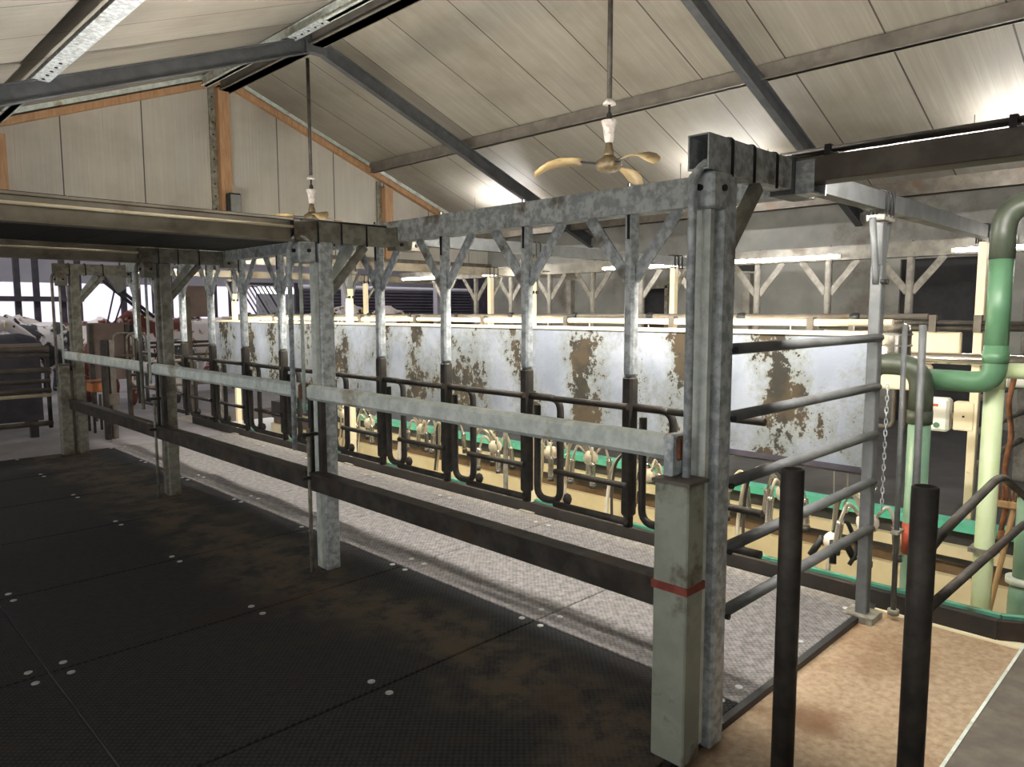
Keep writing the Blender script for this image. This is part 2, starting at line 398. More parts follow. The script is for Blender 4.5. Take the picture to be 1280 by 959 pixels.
# long wall behind the far stalls with a dark doorway and a wide roller opening
b = MB()
for y0, y1, z0, z1 in ((YB, 2.35, 0, 3.35), (2.35, 3.6, 2.42, 3.35), (3.6, 7.55, 0, 3.35), (7.55, 8.05, 2.1, 3.35), (8.05, YG, 0, 3.35)):
    b.box(XR, XR + .12, y0, y1, z0, z1)
struct(b.link('wall_east', WALLG))
struct(MB().box(XR + .06, XR + .11, 2.35, 3.6, 0, 2.42).link('door_1', DOORM))
struct(MB().box(XR + .06, XR + .11, 7.55, 8.05, 0, 2.1).link('door_2', DOORM))
b = MB()
for y in (7.52, 8.08): b.box(XR - .03, XR + .02, y - .035, y + .035, 0, 2.14)
b.box(XR - .03, XR + .02, 7.5, 8.1, 2.1, 2.17)
struct(b.link('trim_1', GALVD))
# long wall beside the camera: three open window bays
b = MB()
ys = [YB, -3.4, -.6, .4, 3.2, 4.4, 7.6, 8.6, 11.4, YG]
for i in range(0, len(ys) - 1):
    if i % 2 == 0: b.box(XL - .12, XL, ys[i], ys[i + 1], -.2, 3.4)
    else: b.box(XL - .12, XL, ys[i], ys[i + 1], -.2, .95); b.box(XL - .12, XL, ys[i], ys[i + 1], 2.45, 3.4)
struct(b.link('wall_west', WALLG))

# steel frame of the roof
for i, yc in enumerate((-.9, 4.2, 9.3)):
    t = thing('roof_rafter', (RX, yc, 5.3), ('dark grey steel roof rafter over the camera', 'dark grey steel roof rafter above the bright ceiling fan',
              'dark grey steel roof rafter nearest the gable wall, bent at the ridge')[i], 'rafter', 'roof rafters')
    for s in (1, -1):
        x1 = RX + s * 6.0
        b = MB(); a, c = (RX - s * .02, yc, 5.29 + .08), (x1, yc, 5.29 + .08 - RS * 6.0)
        b.bar((a[0], yc, a[2] - .02), (c[0], yc, c[2] - .02), .012, .20); 
        for dz in (-.118, .078): b.bar((a[0], yc, a[2] + dz), (c[0], yc, c[2] + dz), .10, .014)
        b.link('rafter_arm', RAFT, t)
    MB().box(RX - .16, RX + .16, yc - .052, yc + .052, 5.20, 5.44).link('ridge_plate', RAFT, t, .01)
    b = MB()
    for s in (-1, 1):
        for q in (0, 1): b.cyl((RX + s * (.06 + .07 * q), yc - .05, 5.33), .012, .02, 8, 'Y')
    b.link('bolt', BOLT, t)

def purlin(x, w_, h, z0, m, label, holes=False):
    t = thing('roof_purlin', (x, 0, z0), label, 'purlin')
    b = MB(); b.box(x - w_ / 2, x + w_ / 2, YB, YG - .02, z0, z0 + h)
    b.box(x - w_ / 2 - .035, x + w_ / 2 + .02, YB, YG - .02, z0, z0 + .015)
    b.link('web', m, t)
    if holes:
        for yc, ln in ((9.3, 4.6 if x < 4 else .9), (4.2, .9)):
            MB().box(x - .12, x + w_ / 2 + .006, yc - ln, yc + .1, z0 - .012, z0 - .001).link('splice_plate', GALV, t)
            for k in range(5):
                MB().cyl((x - .03, yc - .12 - .17 * k, z0 - .016), .016, .012, 8).link('bolt', BOLT, t)
    return t
purlin(8.3, .06, .18, 4.355, PURL, 'brown grey steel purlin crossing behind the ceiling fan blades')
purlin(10.85, .06, .20, 3.22, STEEL_BR, 'brown steel purlin just above the low cement wall')
purlin(2.17, .08, .13, 4.165, GALV, 'pale galvanised purlin with bolt holes on the west roof slope', True)
purlin(5.45, .16, .20, 5.30, PURL, 'dark brown ridge beam along the top of the roof')
purlin(5.12, .06, .17, 5.32, GALVP, 'galvanised ridge purlin with bolted splice plates', True)

# timber of the gable
for x, z1, lab in ((5.40, roof(5.40, .05), 'orange timber post under the ridge on the gable wall'), (8.66, roof(8.66, .06), 'orange timber post on the gable wall under the east slope'),
                   (2.24, roof(2.24, .06), 'orange timber post at the west side of the gable wall')):
    t = thing('timber_post', (x, YG - .08, 2.72), lab, 'timber post', 'gable timber posts')
    MB().box(x - .09, x + .10, YG - .15, YG - .003, 2.72, z1 - .23).link('post', WOOD, t, .006)
    MB().box(x - .20, x - .095, YG - .035, YG - .003, 2.72, z1 - .12).link('perforated_strip', GALVD, t)
    if x == 5.40:
        for k in range(12): MB().cyl((x - .15, YG - .04, 3.0 + k * .2), .014, .012, 6, 'Y').link('nail', BOLT, t)
for s, lab in ((1, 'orange timber rake board along the east edge of the gable'), (-1, 'orange timber rake board along the west edge of the gable')):
    b = MB(); xe = RX + s * 5.9
    b.bar((RX, YG - .06, roof(RX, .16)), (xe, YG - .06, roof(xe, .16)), .11, .10)
    o = b.link('rake_board', WOOD, None, .006, (RX, YG, roof(RX))); tag(o, lab, 'board', 'gable rake boards')
    b = MB(); b.bar((RX + s * .3, YG - .04, roof(RX + s * .3, .04)), (xe, YG - .04, roof(xe, .04)), .06, .07)
    o = b.link('flashing_strip', GALVP, None, 0, (RX, YG, roof(RX))); tag(o, lab.replace('orange timber rake board', 'pale metal flashing strip'), 'flashing', 'gable flashing')
struct(MB().box(XL, XR, YG - .12, YG + .12, 2.58, 2.74).link('trim_2', STEEL_BR))
t = thing('loudspeaker', (5.45, YG - .28, 3.34), 'small black loudspeaker hanging on the ridge timber post', 'loudspeaker')
MB().box(5.34, 5.55, YG - .36, YG - .2, 3.30, 3.64).link('cabinet', BLK, t, .02)
MB().box(5.36, 5.53, YG - .372, YG - .358, 3.33, 3.61).link('grille', GREY_P, t)
MB().box(5.40, 5.49, YG - .2, YG - .145, 3.42, 3.50).link('bracket', GALVD, t)

# ------------------------------------------------------------------ rubber mats
def make_mat(m, wx, wy, x1=.075, x2=None, name='rubber_mat'):
    root = thing(name, (0, 0, 0), 'x', 'rubber mat')
    g = .006
    MB().box(g, wx - g, g, wy - g, -.019, 0).link('sheet', m, root, .004)
    for ix in (x1, wx / 2, wx - (x2 or .075)):
        for iy in (.07, wy - .07):
            MB().lathe((ix, iy, 0), [(.018, -.001), (.018, .003), (.014, .0045), (.006, .0045), (.004, .003)], 10).link('washer', WASH, root)
    return root
def lay(proto, spots, first):
    for i, (x, y, lab) in enumerate(spots):
        o = proto if i == 0 else copy_tree(proto)
        o.location = (x, y, 0); o['label'] = lab; o['group'] = first
L = 1.2195
rows = list(range(0, 7))
def rowname(k): return ORD[k] + ' row from the corner post'
aisle = [(.78, 1.45 + L * k, 'black studded rubber mat in the middle of the aisle, ' + rowname(k)) for k in rows]
lay(make_mat(MAT_DK, 2.05, L, .07, .035), aisle, 'black rubber mats in the aisle')
lay(make_mat(MAT_DK, 1.46, L), [(.78, .23, 'black studded rubber mat ending beside the tan concrete')], 'black rubber mats in the aisle')
edge = [(XL + .02, 1.45 + L * k, 'black studded rubber mat beside the window wall, ' + rowname(k)) for k in rows[:5]]
edge += [(XL + .02, .23, 'black studded rubber mat beside the window wall, one row before the corner post')]
lay(make_mat(MAT_DK, 1.31, L), edge, 'black rubber mats beside the wall')
stall = [(2.83, 1.45 + L * k, 'dusty grey rubber mat, coloured paler for the lamp light, inside the stall row, ' + rowname(k)) for k in rows]  # joint set at the lamp's shadow edge, so the colour step paints it
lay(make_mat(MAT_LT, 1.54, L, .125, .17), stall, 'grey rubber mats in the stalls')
t = thing('cover_plate', (3, .5, 0), 'flat dark steel cover plate with a bright edge beside the bollard', 'plate')
MB().box(-.5, 4.44, -1.2, .688, -.031, .010).link('plate', STEEL_BR, t)
MB().box(-.5, 4.44, .688, .70, -.031, .013).link('edge_strip', GALVP, t)

# ------------------------------------------------------------------ portal frames
PY = [1.43, 4.22, 6.98, 9.86]
PNAME = ['at the corner by the bollards', 'second from the corner', 'third from the corner', 'at the far end']
def portal(i):
    yc = PY[i]; zt = 2.325 if i == 0 else 2.26; zb = zt - .125; x0 = 2.36 if i == 0 else 2.27
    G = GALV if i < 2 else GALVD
    dx = .03 if i == 0 else 0
    t = thing('stall_portal', (2.48, yc, 0), 'galvanised portal frame with post and cross arm, ' + PNAME[i], 'portal frame', 'portal frames of the milking stalls')
    p = MB().box(2.43 + dx, 2.53 + dx, yc - .05, yc + .05, -.02, zb).link('post', G, t, .008)
    MB().box(2.405, 2.43, yc - .03, yc + .03, .02, zb - .13).link('guide_channel', GALVP if i < 2 else GALVD, t)
    MB().hollow((x0, yc, zt - .0625), (3.02, yc, zt - .0625), .085, .125, .006).link('arm', GALV if i == 0 else GALVD, t)
    MB().box(3.02, 3.24, yc - .052, yc + .052, zb - .02, zt + .012).link('bracket', DARKG if i == 0 else GALVD, t, .004)
    b = MB()
    for dx in (.045, .175):
        for dz in (.02, .10): b.cyl((3.02 + dx, yc - .056, zb + dz), .013, .02, 8, 'Y')
    b.link('bolt', BOLT, t)
    MB().hollow((3.24, yc, zt - .056), (8.25, yc, zt - .056), .075, .09, .006).link('cross_beam', DARKG if i < 2 else BEAMB, t)
    for x in (x0 + .16, x0 + .33, x0 + .52):
        b = MB(); b.tube(fillet([(x, yc - .047, zb - .012), (x, yc - .047, zt + .005), (x, yc + .047, zt + .005), (x, yc + .047, zb - .012)], .02, 3), .006, 6)
        b.link('clamp_rod', BOLT, t)
    MB().bar((2.52, yc, zb - .33), (2.80, yc, zb - .01), .05, .045).link('brace', GALVD, t, .004)
    MB().bar((2.52, yc + .06, zb - .30), (2.74, yc + .06, zb), .008, .06).link('brace_plate', GALVP, t)
    gb = MB().box(x0 + .02, x0 + .135, yc - .055, yc + .055, zb - .135, zb - .004).link('guide_block', GALV if i < 2 else GALVD, t, .008)
    MB().cyl((x0 + .02, yc, zb - .06), .012, .03, 8, 'X').link('bolt', BOLT, gb)
    MB().cyl((x0 + .085, yc - .056, zb - .06), .012, .02, 8, 'Y').link('bolt', BOLT, gb)
    ze = 1.0 if i == 0 else .82
    b = MB(); b.tube(fillet([(x0 + .10, yc - .03, zb - .005), (x0 + .03, yc - .03, zb + .04), (x0 - .015, yc + .01, zb - .02), (x0 - .015, yc + .01, ze)], .05, 4), .016, 10)
    b.link('guide_tube', GALV if i < 2 else GALVD, t)
    MB().tube([(x0 + .055, yc + .0, zb - .13), (x0 + .055, yc, 1.05)], .012, 8).link('guide_rod', GALVP, t)
    if i: MB().tube([(x0 + .075, yc - .0, .95), (x0 + .075, yc, 0)], .013, 8).link('lower_rod', GALVD, t)
    b = MB()
    pass
    for z in (.62, .9): MB().box(x0 + .02, 2.43, yc - .02, yc + .02, z, z + .02).link('rod_clamp', STEEL_DK, t)
    # inner column on the kerb side
    xe = 4.2 if i == 0 else 4.426
    zc = 1.94
    col = MB().box(xe - .035, xe + .03, yc - .03, yc + .03, 0, zc).link('inner_column', DARKG if i == 0 else CREAM, t, .005)
    MB().box(xe - .085, xe + .08, yc - .08, yc + .08, -.03, .008).link('foot_plate', GALVD, col)
    MB().box(xe - .03, xe + .03, yc - .025, yc + .025, zc - .2, zb).link('column_head', DARKG, t, .004)
    for s in (-1, 1):
        b = MB(); b.tube(fillet([(xe + s * .03, yc, zc - .1), (xe + s * .05, yc, zc), (xe + s * .12, yc, zb - .02)], .05, 3), .018, 8); b.link('column_brace', DARKG, t)
        MB().cyl((xe + s * .025, yc - .034, zc - .09), .014, .02, 8, 'Y').link('bolt', BOLT, t)
    MB().box(xe - .08, xe + .08, yc - .045, yc + .045, zb - .03, zb - .001).link('head_plate', GALVD, t)
    for x in (xe - .05, xe + .01, xe + .06):
        b = MB(); b.tube(fillet([(x, yc - .043, zb - .012), (x, yc - .043, zt + .002), (x, yc + .043, zt + .002), (x, yc + .043, zb - .012)], .02, 3), .006, 6); b.link('clamp_rod', BOLT, t)
    # the same on the far side of the pit
    xf = 6.36 if i == 0 else 6.55
    col = MB().box(xf - .035, xf + .03, yc - .03, yc + .03, .10, zb).link('inner_column', CREAM, t, .005)
    MB().bar((xf, yc, zc - .1), (xf + .2, yc, zb), .03, .03).link('column_brace', GALVD, t)
    for x in (xf - .05, xf + .02, xf + .09):
        b = MB(); b.tube(fillet([(x, yc - .043, zb - .012), (x, yc - .043, zt + .002), (x, yc + .043, zt + .002), (x, yc + .043, zb - .012)], .02, 3), .006, 6); b.link('clamp_rod', BOLT, t)
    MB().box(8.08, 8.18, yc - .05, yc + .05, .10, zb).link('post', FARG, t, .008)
    if i == 0:   # end rails between the corner post and the inner column, and their twin across the pit
        for z in (1.55, 1.285, 1.022, .76, .497):
            r = MB(); r.tube([(2.55, yc - .02, z), (xe, yc - .02, z)], .028, 12, sy=.8); r.link('end_rail', DARKG, t)
            MB().cyl((2.56, yc - .055, z), .012, .02, 8, 'Y').link('bolt', BOLT, t)
            r = MB(); r.tube([(xf, yc, z), (8.1, yc, z)], .026, 8); r.link('end_rail', GALVD, t)
    return t
for i in range(4): portal(i)

# box posts in front of the end portals
for y0, lab in ((1.375, 'square galvanised box post with a red strap in front of the corner portal'), (9.80, 'square galvanised box post at the far end of the front gates')):
    t = thing('box_post', (2.31, y0 + .07, 0), lab, 'post', 'box posts of the front gates')
    MB().box(2.255, 2.37, y0, y0 + .145, 0, 1.07).link('casing', BOXP if y0 < 5 else GALVD, t, .006)
    MB().box(2.248, 2.385, y0 - .008, y0 + .153, 1.07, 1.082).link('lid', STEEL_BR, t)
    if y0 < 5:
        b = MB(); b.box(2.250, 2.376, y0 - .005, y0 + .150, .665, .695); b.link('strap', REDB, t)
        MB().box(2.30, 2.375, y0 + .10, y0 + .14, 1.082, 1.24).link('latch_bracket', GALV, t, .006)
    b = MB(); b.box(2.37, 2.41, y0 + .03, y0 + .12, 0, 1.0); b.link('channel', RUSTY if y0 < 5 else STEEL_BR, t)

# ------------------------------------------------------------------ lifting front gates, one for each bay
for i in range(3):
    y0, y1 = PY[i] + (.035 if i == 0 else .012), PY[i + 1] - .012
    if i == 2: y1 = 9.94
    t = thing('front_gate', (2.36, y0, .5), 'galvanised breast rail with dark lower board, ' + ('bay next to the corner post', 'middle bay', 'bay at the far end')[i], 'gate', 'lifting front gates')
    b = MB(); b.box(2.325, 2.385, y0 + .03, y1, 1.137, 1.234); b.link('breast_rail', GALVP, t, .018)
    MB().box(2.322, 2.388, y0, y0 + .075, 1.134, 1.237).link('rail_end', RUSTY, t, .015)
    MB().box(2.345, 2.39, y0 + .03, y1, .545, .655).link('lower_board', STEEL_DK, t, .006)
    MB().box(2.335, 2.425, y0 + .03, y1, .655, .664).link('board_flange', STEEL_DK, t)
    for y in (y0 + .05, y1 - .05):
        b = MB(); b.box(2.39, 2.43, y - .02, y + .02, .55, 1.22); b.link('stile', STEEL_DK, t, .004)

# ------------------------------------------------------------------ header beam and dividers
o = MB().hollow((3.1, 1.30, 2.248), (3.1, 9.98, 2.248), .125, .135, .006).link('header_beam', GALV, None, 0, (3.1, 1.6, 2.2))
tag(o, 'long galvanised box beam carrying the row of dividers beside the aisle', 'beam')
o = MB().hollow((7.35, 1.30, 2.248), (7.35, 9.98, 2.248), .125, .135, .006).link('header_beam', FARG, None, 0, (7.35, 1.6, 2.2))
tag(o, 'long dull box beam carrying the dividers across the pit', 'beam')
t = thing('overhead_channel', (3.1, 0, 2.3), 'brown steel channel running on from the corner portal towards the camera', 'channel')
b = MB(); b.box(3.04, 3.16, -3, 1.415, 2.225, 2.325); b.link('channel', STEEL_BR, t, .004)
b = MB(); b.tube([(3.06, -3, 2.35), (3.06, 1.46, 2.35)], .012, 8); b.tube([(3.13, -3, 2.352), (3.13, 1.46, 2.352)], .009, 8); b.link('conduit', STEEL_DK, t)
for y in (1.25, .62, -.1): MB().box(3.035, 3.165, y - .012, y + .012, 2.322, 2.366).link('saddle', BOLT, t)

def make_divider(up, lo, bare=False):
    t = thing('stall_divider', (0, 0, 0), 'x', 'stall divider')
    p = MB().box(-.03, .03, -.03, .03, 1.36, 2.30).link('upper_post', up, t, .012)
    MB().box(-.037, -.030, -.006, .006, 2.06, 2.335).link('hanger_strap', BOLT, t)
    for s in (-1, 1):
        MB().bar((0, s * .02, 1.86), (0, s * .275, 2.185), .012, .062).link('brace', up, t)
        MB().cyl((-.02, s * .23, 2.215), .01, .012, 6, 'X').link('bolt', BOLT, t)
    MB().box(-.033, .033, -.033, .033, .62, 1.36).link('lower_post', lo, t, .012)
    MB().tube([(0, 0, .56), (0, 0, .63)], .026, 8).link('foot', lo, t)
    g = MB(); g.tube(fillet([(0, 0, 1.20), (0, -.265, 1.20), (0, -.265, .60), (0, -.085, .60), (0, -.085, 1.15)], .075, 5), .021, 10)
    g.link('hooked_gate', lo, t)
    for z, r in ((1.205, .018), (.79, .017), (.60, .020)): MB().tube([(-.045, -.265, z), (-.045, -.765, z)], r, 8).link('spacer_rail', lo, t)
    
    MB().ball((-.0, -.32, .63), .024, .03, .036, 8).link('hook', lo, t)
    return t
dn = make_divider(GALV, STEEL_DK); dn2 = None
for k in range(11):
    y = 2.25 + .745 * k
    o = dn if k == 0 else copy_tree(dn); o.location = (3.1, y, 0); o['group'] = 'stall dividers beside the aisle'
    o['label'] = 'divider post with braces and hooked gate beside the aisle, %s from the corner' % ORD[k]
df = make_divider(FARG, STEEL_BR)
for k in range(10):
    y = 2.224 + .741 * k
    o = df if k == 0 else copy_tree(df); o.location = (7.35, y, 0); o.rotation_euler = (0, 0, PI); o['group'] = 'stall dividers across the pit'
    o['label'] = 'dull divider post with braces across the pit, %s from the end rails' % ORD[k]
# ------------------------------------------------------------------ splash sheet and the rails over it
t = thing('splash_sheet', (4.35, 1.5, .78), 'long galvanised splash sheet soiled with dung behind the stalls', 'splash sheet')
b = MB(); b.prism([(4.335, .80), (4.340, .80), (4.385, 1.56), (4.380, 1.56)], 'Y', 1.52, 10.42)
b.link('sheet', SHEET, t)
b = MB(); b.prism([(4.335, .80), (4.335, .765), (4.385, .745), (4.385, .755), (4.345, .775), (4.345, .80)], 'Y', 1.52, 10.42); b.link('lower_lip', BARN_S, t)
MB().box(4.362, 4.388, 1.50, 10.42, 1.55, 1.578).link('top_flange', CREAM, t, .003)
for y in (1.505, 4.5, 7.4, 10.40): MB().box(4.39, 4.42, y, y + .03, .0, 1.55).link('stay', GALVD, t)
MB().bar((4.345, 1.51, .79), (4.385, 1.51, 1.55), .02, .03).link('end_stiffener', GALVD, t)
t = thing('milk_line', (4.52, 1.5, 1.6), 'cream milk line pipe lying above the soiled splash sheet', 'pipe')
MB().tube([(4.53, 1.45, 1.625), (4.53, 10.5, 1.605)], .022, 10).link('pipe', CREAM, t)
for k in range(9):
    MB().box(4.50, 4.56, 1.9 + k, 1.94 + k, 1.577, 1.655).link('pipe_clip', STEEL_BR, t)
t = thing('vacuum_line', (4.62, 1.5, 1.5), 'dark brown line running behind the cream milk pipe', 'pipe')
MB().tube([(4.64, 1.3, 1.66), (4.64, 10.5, 1.64)], .018, 8).link('pipe', STEEL_BR, t)
for k in range(12): MB().lathe((4.64, 1.7 + .745 * k, 1.655), [(.024, -.03), (.03, -.01), (.03, .01), (.024, .03)], 8, 'Y').link('coupling', BOLT, t)

# ------------------------------------------------------------------ milking clusters
def make_cluster(v):
    t = thing('milking_cluster', (0, 0, 0), 'x', 'milking cluster')
    c = MB(); c.lathe((0, 0, 0), [(.012, -.055), (.045, -.045), (.058, -.012), (.056, .018), (.036, .042), (.012, .052)], 14)
    cl = c.link('claw_bowl', CLAW, t)
    MB().tube([(0, 0, .05), (0, 0, .085)], .016, 8).link('claw_stem', INOX, cl)
    for k in range(4):
        a = PI / 4 + k * PI / 2 + v * .35; dx, dy = math.cos(a), math.sin(a)
        top = Vector((dx * .04, dy * .04, .03)); arch = Vector((dx * .10, dy * .10, .11)); cup = Vector((dx * .135, dy * .135, -.01)); end = Vector((dx * .15, dy * .15, -.17))
        h = MB(); h.tube(fillet([top, arch, cup], .08, 5), .0095, 7); h.link('short_milk_tube', HOSE, t)
        s = MB(); s.tube([cup, cup.lerp(end, .12), cup.lerp(end, .9), end], .021, 10); sh = s.link('teat_cup', INOX, t)
        d = (end - cup).normalized()
        MB().tube([end, end + d * .03], .025, 10).link('liner_mouth', RUB, sh)
    h = MB(); pts = [(0, .03, .04), (.02, .14, .16), (.05, .26, .05), (.06, .30, -.2), (.03, .30, -.42)]
    h.tube(fillet(pts, .12, 5), .013, 8); h.link('long_milk_hose', HOSE, t)
    h = MB(); pts = [(0, -.02, .05), (-.03, .08, .19), (.0, .22, .10), (.02, .26, -.15), (-.02, .24, -.40)]
    h.tube(fillet(pts, .12, 5), .010, 7); h.link('pulse_hose', RUB if v % 2 else HOSE, t)
    MB().tube([(0, 0, .08), (-.03, 0, 1.05)], .004, 6).link('pull_cord', ROPE, t)
    MB().ball((0, 0, .13), .012, .012, .018, 8).link('cord_hook', INOX, t)
    return t
cps = [make_cluster(0), make_cluster(1)]
for i, y in enumerate((1.56, 2.15, 2.62, 3.26, 3.85, 4.33, 4.99, 5.72, 6.19, 7.10, 7.71)):
    o = cps[i] if i < 2 else copy_tree(cps[i % 2])
    o.scale = (1.12,) * 3
    o.location = (4.60 if i == 0 else 4.76 + .03 * ((i * 7) % 3 - 1), y, .44 + .025 * ((i * 5) % 3 - 1)); o.rotation_euler = (0, 0, .5 * ((i * 3) % 5 - 2) * .4)
    o['label'] = 'milking cluster hanging on a cord under the splash sheet, %s from the end rails' % ORD[i]; o['group'] = 'milking clusters along the pit'
t = thing('milking_cluster', (4.70, 1.8, .14), 'milking cluster slung low over the kerb with black and white shells', 'milking cluster', 'milking clusters along the pit')
b = MB(); b.ball((4.70, 1.80, .22), .07, .06, .06, 12); b.link('claw_bowl', CLAW, t)
for k in range(4):
    a = k * PI / 2 + .4; p = Vector((4.70 + .06 * math.cos(a), 1.80 + .06 * math.sin(a), .24)); q = p + Vector((.07 * math.cos(a), .07 * math.sin(a), -.13))
    b = MB(); b.tube([p, q], .022, 8); b.link('teat_cup', BLK, t)
b = MB(); b.tube(fillet([(4.70, 1.80, .27), (4.74, 1.74, .38), (4.76, 1.66, .18), (4.72, 1.70, .08)], .08, 5), .014, 8); b.link('long_milk_hose', RUB, t)
MB().tube([(4.70, 1.80, .27), (4.70, 1.83, 1.5)], .004, 6).link('pull_cord', ROPE, t)
for y, z, lab in ((1.62, .62, 'small white cord hook beside the inner column of the corner portal'), (1.78, .46, 'rusty cord hook over the pit between two clusters')):
    t = thing('cord_hook', (4.85, y, z), lab, 'hook')
    MB().tube([(4.85, y, z), (4.85, y, 1.6)], .004, 6).link('cord', ROPE, t)
    b = MB(); b.tube(fillet([(4.85, y, z), (4.85, y + .02, z - .03), (4.85, y, z - .09), (4.85, y - .02, z - .04)], .02, 4), .006, 6); b.ball((4.85, y, z + .02), .014); b.link('hook', INOX, t)

# ------------------------------------------------------------------ pipes and gear beside the end rails
def pipe(name, lab, loc, parts, cat='pipe', group=None):
    t = thing(name, loc, lab, cat, group)
    for nm, pts, r, m in parts:
        b = MB(); b.tube(pts, r, 18); b.link(nm, m, t)
    return t
t = pipe('vacuum_pipe', 'pale green vertical pipe with dark elbow and red band in the pit', (4.8, 1.36, -.85), (
    ('upright', [(4.80, 1.36, -.85), (4.80, 1.36, 1.10)], .062, PIPE_T),
    ('elbow', fillet([(4.80, 1.36, 1.06), (4.80, 1.36, 1.37), (4.80, 1.66, 1.37), (4.80, 1.66, 1.16)], .15, 7), .066, PIPE_D),
    ('collar', [(4.80, 1.36, 1.02), (4.80, 1.36, 1.10)], .070, PIPE_D),
    ('red_band', [(4.80, 1.36, .22), (4.80, 1.36, .41)], .0645, RED)))
t = pipe('vacuum_pipe', 'dark green pipe rising from a wide elbow to an arch', (4.80, 1.0, 1.3), (
    ('lower_elbow', fillet([(4.88, 1.40, 1.285), (4.84, 1.0, 1.285), (4.84, 1.0, 1.50)], .17, 8), .062, PIPE_G),
    ('upright', [(4.84, 1.0, 1.42), (4.84, 1.0, 2.02)], .059, PIPE_G),
    ('upper_arch', fillet([(4.84, 1.0, 1.98), (4.84, 1.0, 2.28), (4.86, .55, 2.28)], .15, 8), .064, PIPE_D),
    ('collar', [(4.84, 1.0, 1.40), (4.84, 1.0, 1.47)], .066, PIPE_G)))
t = pipe('vacuum_pipe', 'lime green upright pipe standing in the pit behind the handrail', (5.0, 1.03, -.85), (
    ('upright', [(5.0, 1.03, -.85), (5.0, 1.03, 1.28)], .052, PIPE_L),
    ('branch', [(5.0, 1.03, 1.35), (5.0, .4, 1.35)], .045, PIPE_L),
    ('tee', [(5.0, 1.03, 1.24), (5.0, 1.03, 1.42)], .056, PIPE_L)))
MB().box(4.93, 5.07, .96, 1.10, .26, .285).link('pipe_clamp', GALVD, t)
t = pipe('drain_pipe', 'short pale green drain pipe with a bulge at the edge of the pit', (5.3, .885, -.4), (
    ('stem', [(5.3, .885, .02), (5.3, .885, .55)], .05, PIPE_T), ('collar', [(5.3, .885, .02), (5.3, .885, .06)], .085, GALVP)))
b = MB(); b.lathe((5.3, .885, -.2), [(.02, -.16), (.05, -.14), (.068, -.06), (.068, .12), (.06, .22)], 16); b.link('bulb', PIPE_T, t)

t = thing('receiver_jar', (4.92, 1.56, 1.32), 'shiny clear receiver jar with steel rings beside the inner column', 'jar')
b = MB(); b.lathe((4.92, 1.56, 1.46), [(.03, -.16), (.085, -.13), (.095, -.08), (.095, .10), (.085, .14), (.03, .17)], 20); b.link('jar_body', INOX, t)
for z in (1.34, 1.41, 1.48, 1.55): MB().lathe((4.92, 1.56, z), [(.097, -.006), (.102, -.004), (.102, .004), (.097, .006)], 20).link('ring', GREY_P, t)
MB().cyl((4.92, 1.56, 1.64), .05, .03, 14).link('lid', INOX, t)
for x, y, lab in ((4.30, 1.30, 'thin galvanised operating rod beside the inner column'), (4.33, 1.22, 'thick galvanised operating tube beside the inner column')):
    t = thing('operating_rod', (x, y, 0), lab, 'rod')
    MB().tube([(x, y, .01), (x + .02, y + .02, 1.62)], .014 if y > 1.25 else .019, 10).link('rod', DARKG, t)
    MB().box(x - .05, x + .05, y - .02, y + .02, .47, .485).link('guide_plate', GALVD, t)
    MB().cyl((x, y, .015), .03, .03, 10).link('foot', GALVD, t)
t = thing('chain', (4.26, 1.36, .9), 'short hanging chain beside the inner column of the corner portal', 'chain')
for k in range(22):
    z = 1.28 - k * .032; b = MB(); s = (.009, .003) if k % 2 else (.003, .009)
    pts = [(4.262 + s[0] * math.cos(a), 1.375 + s[1] * math.cos(a), z + .020 * math.sin(a)) for a in [q * PI / 4 for q in range(9)]]
    b.tube(pts, .0035, 5, cap=False); b.link('link', GALV, t)

# far-row pipework at the end of the pit
t = thing('milk_meter', (6.3, 1.4, 1.1), 'stainless pipe with cream housings at the end of the far stalls', 'milk meter')
MB().tube([(6.28, 2.35, 1.33), (6.28, .75, 1.33)], .045, 16).link('steel_pipe', INOX, t)
MB().tube([(6.30, 1.75, 1.18), (6.30, .95, 1.18)], .042, 14).link('lower_pipe', PLAST_W, t)
for y in (1.72, 1.62, 1.47, 1.36, 1.2): MB().lathe((6.30, y, 1.18), [(.046, -.012), (.05, -.008), (.05, .008), (.046, .012)], 14, 'Y').link('pipe_ring', GREY_P, t)
MB().box(6.36, 6.42, 1.55, 2.6, 1.36, 1.53).link('upper_housing', CREAM, t, .01)
MB().box(6.34, 6.42, 1.74, 2.5, 1.06, 1.27).link('lower_housing', CREAM, t, .015)
for z in (1.56, 1.60): MB().tube([(6.30, 2.6, z), (6.30, 1.1, z)], .018, 8).link('rail', STEEL_DK, t)
for y in (2.3, 2.0, 1.7, 1.4): MB().box(6.27, 6.33, y, y + .05, 1.53, 1.66).link('rail_clip', STEEL_BR, t)
t = thing('control_box', (6.3, 1.7, .75), 'white control box with red stripe and green button below the pipework', 'control box')
MB().box(6.30, 6.42, 1.585, 1.86, .76, 1.02).link('housing', PLAST_W, t, .02)
MB().box(6.35, 6.40, 1.46, 1.6, .86, .90).link('bracket', GALVD, t)
MB().box(6.292, 6.302, 1.66, 1.76, .955, .975).link('stripe', RED, t)
MB().cyl((6.297, 1.665, .81), .022, .012, 12, 'X').link('button', PIPE_G, t)
t = thing('junction_box', (6.3, 1.5, .75), 'grey beige junction box fixed to the far inner column', 'box')
MB().box(6.32, 6.42, 1.42, 1.56, .78, 1.0).link('housing', CREAM, t, .008)
for x in (6.315,): MB().cyl((x, 1.49, .89), .008, .012, 8, 'X').link('screw', BOLT, t)

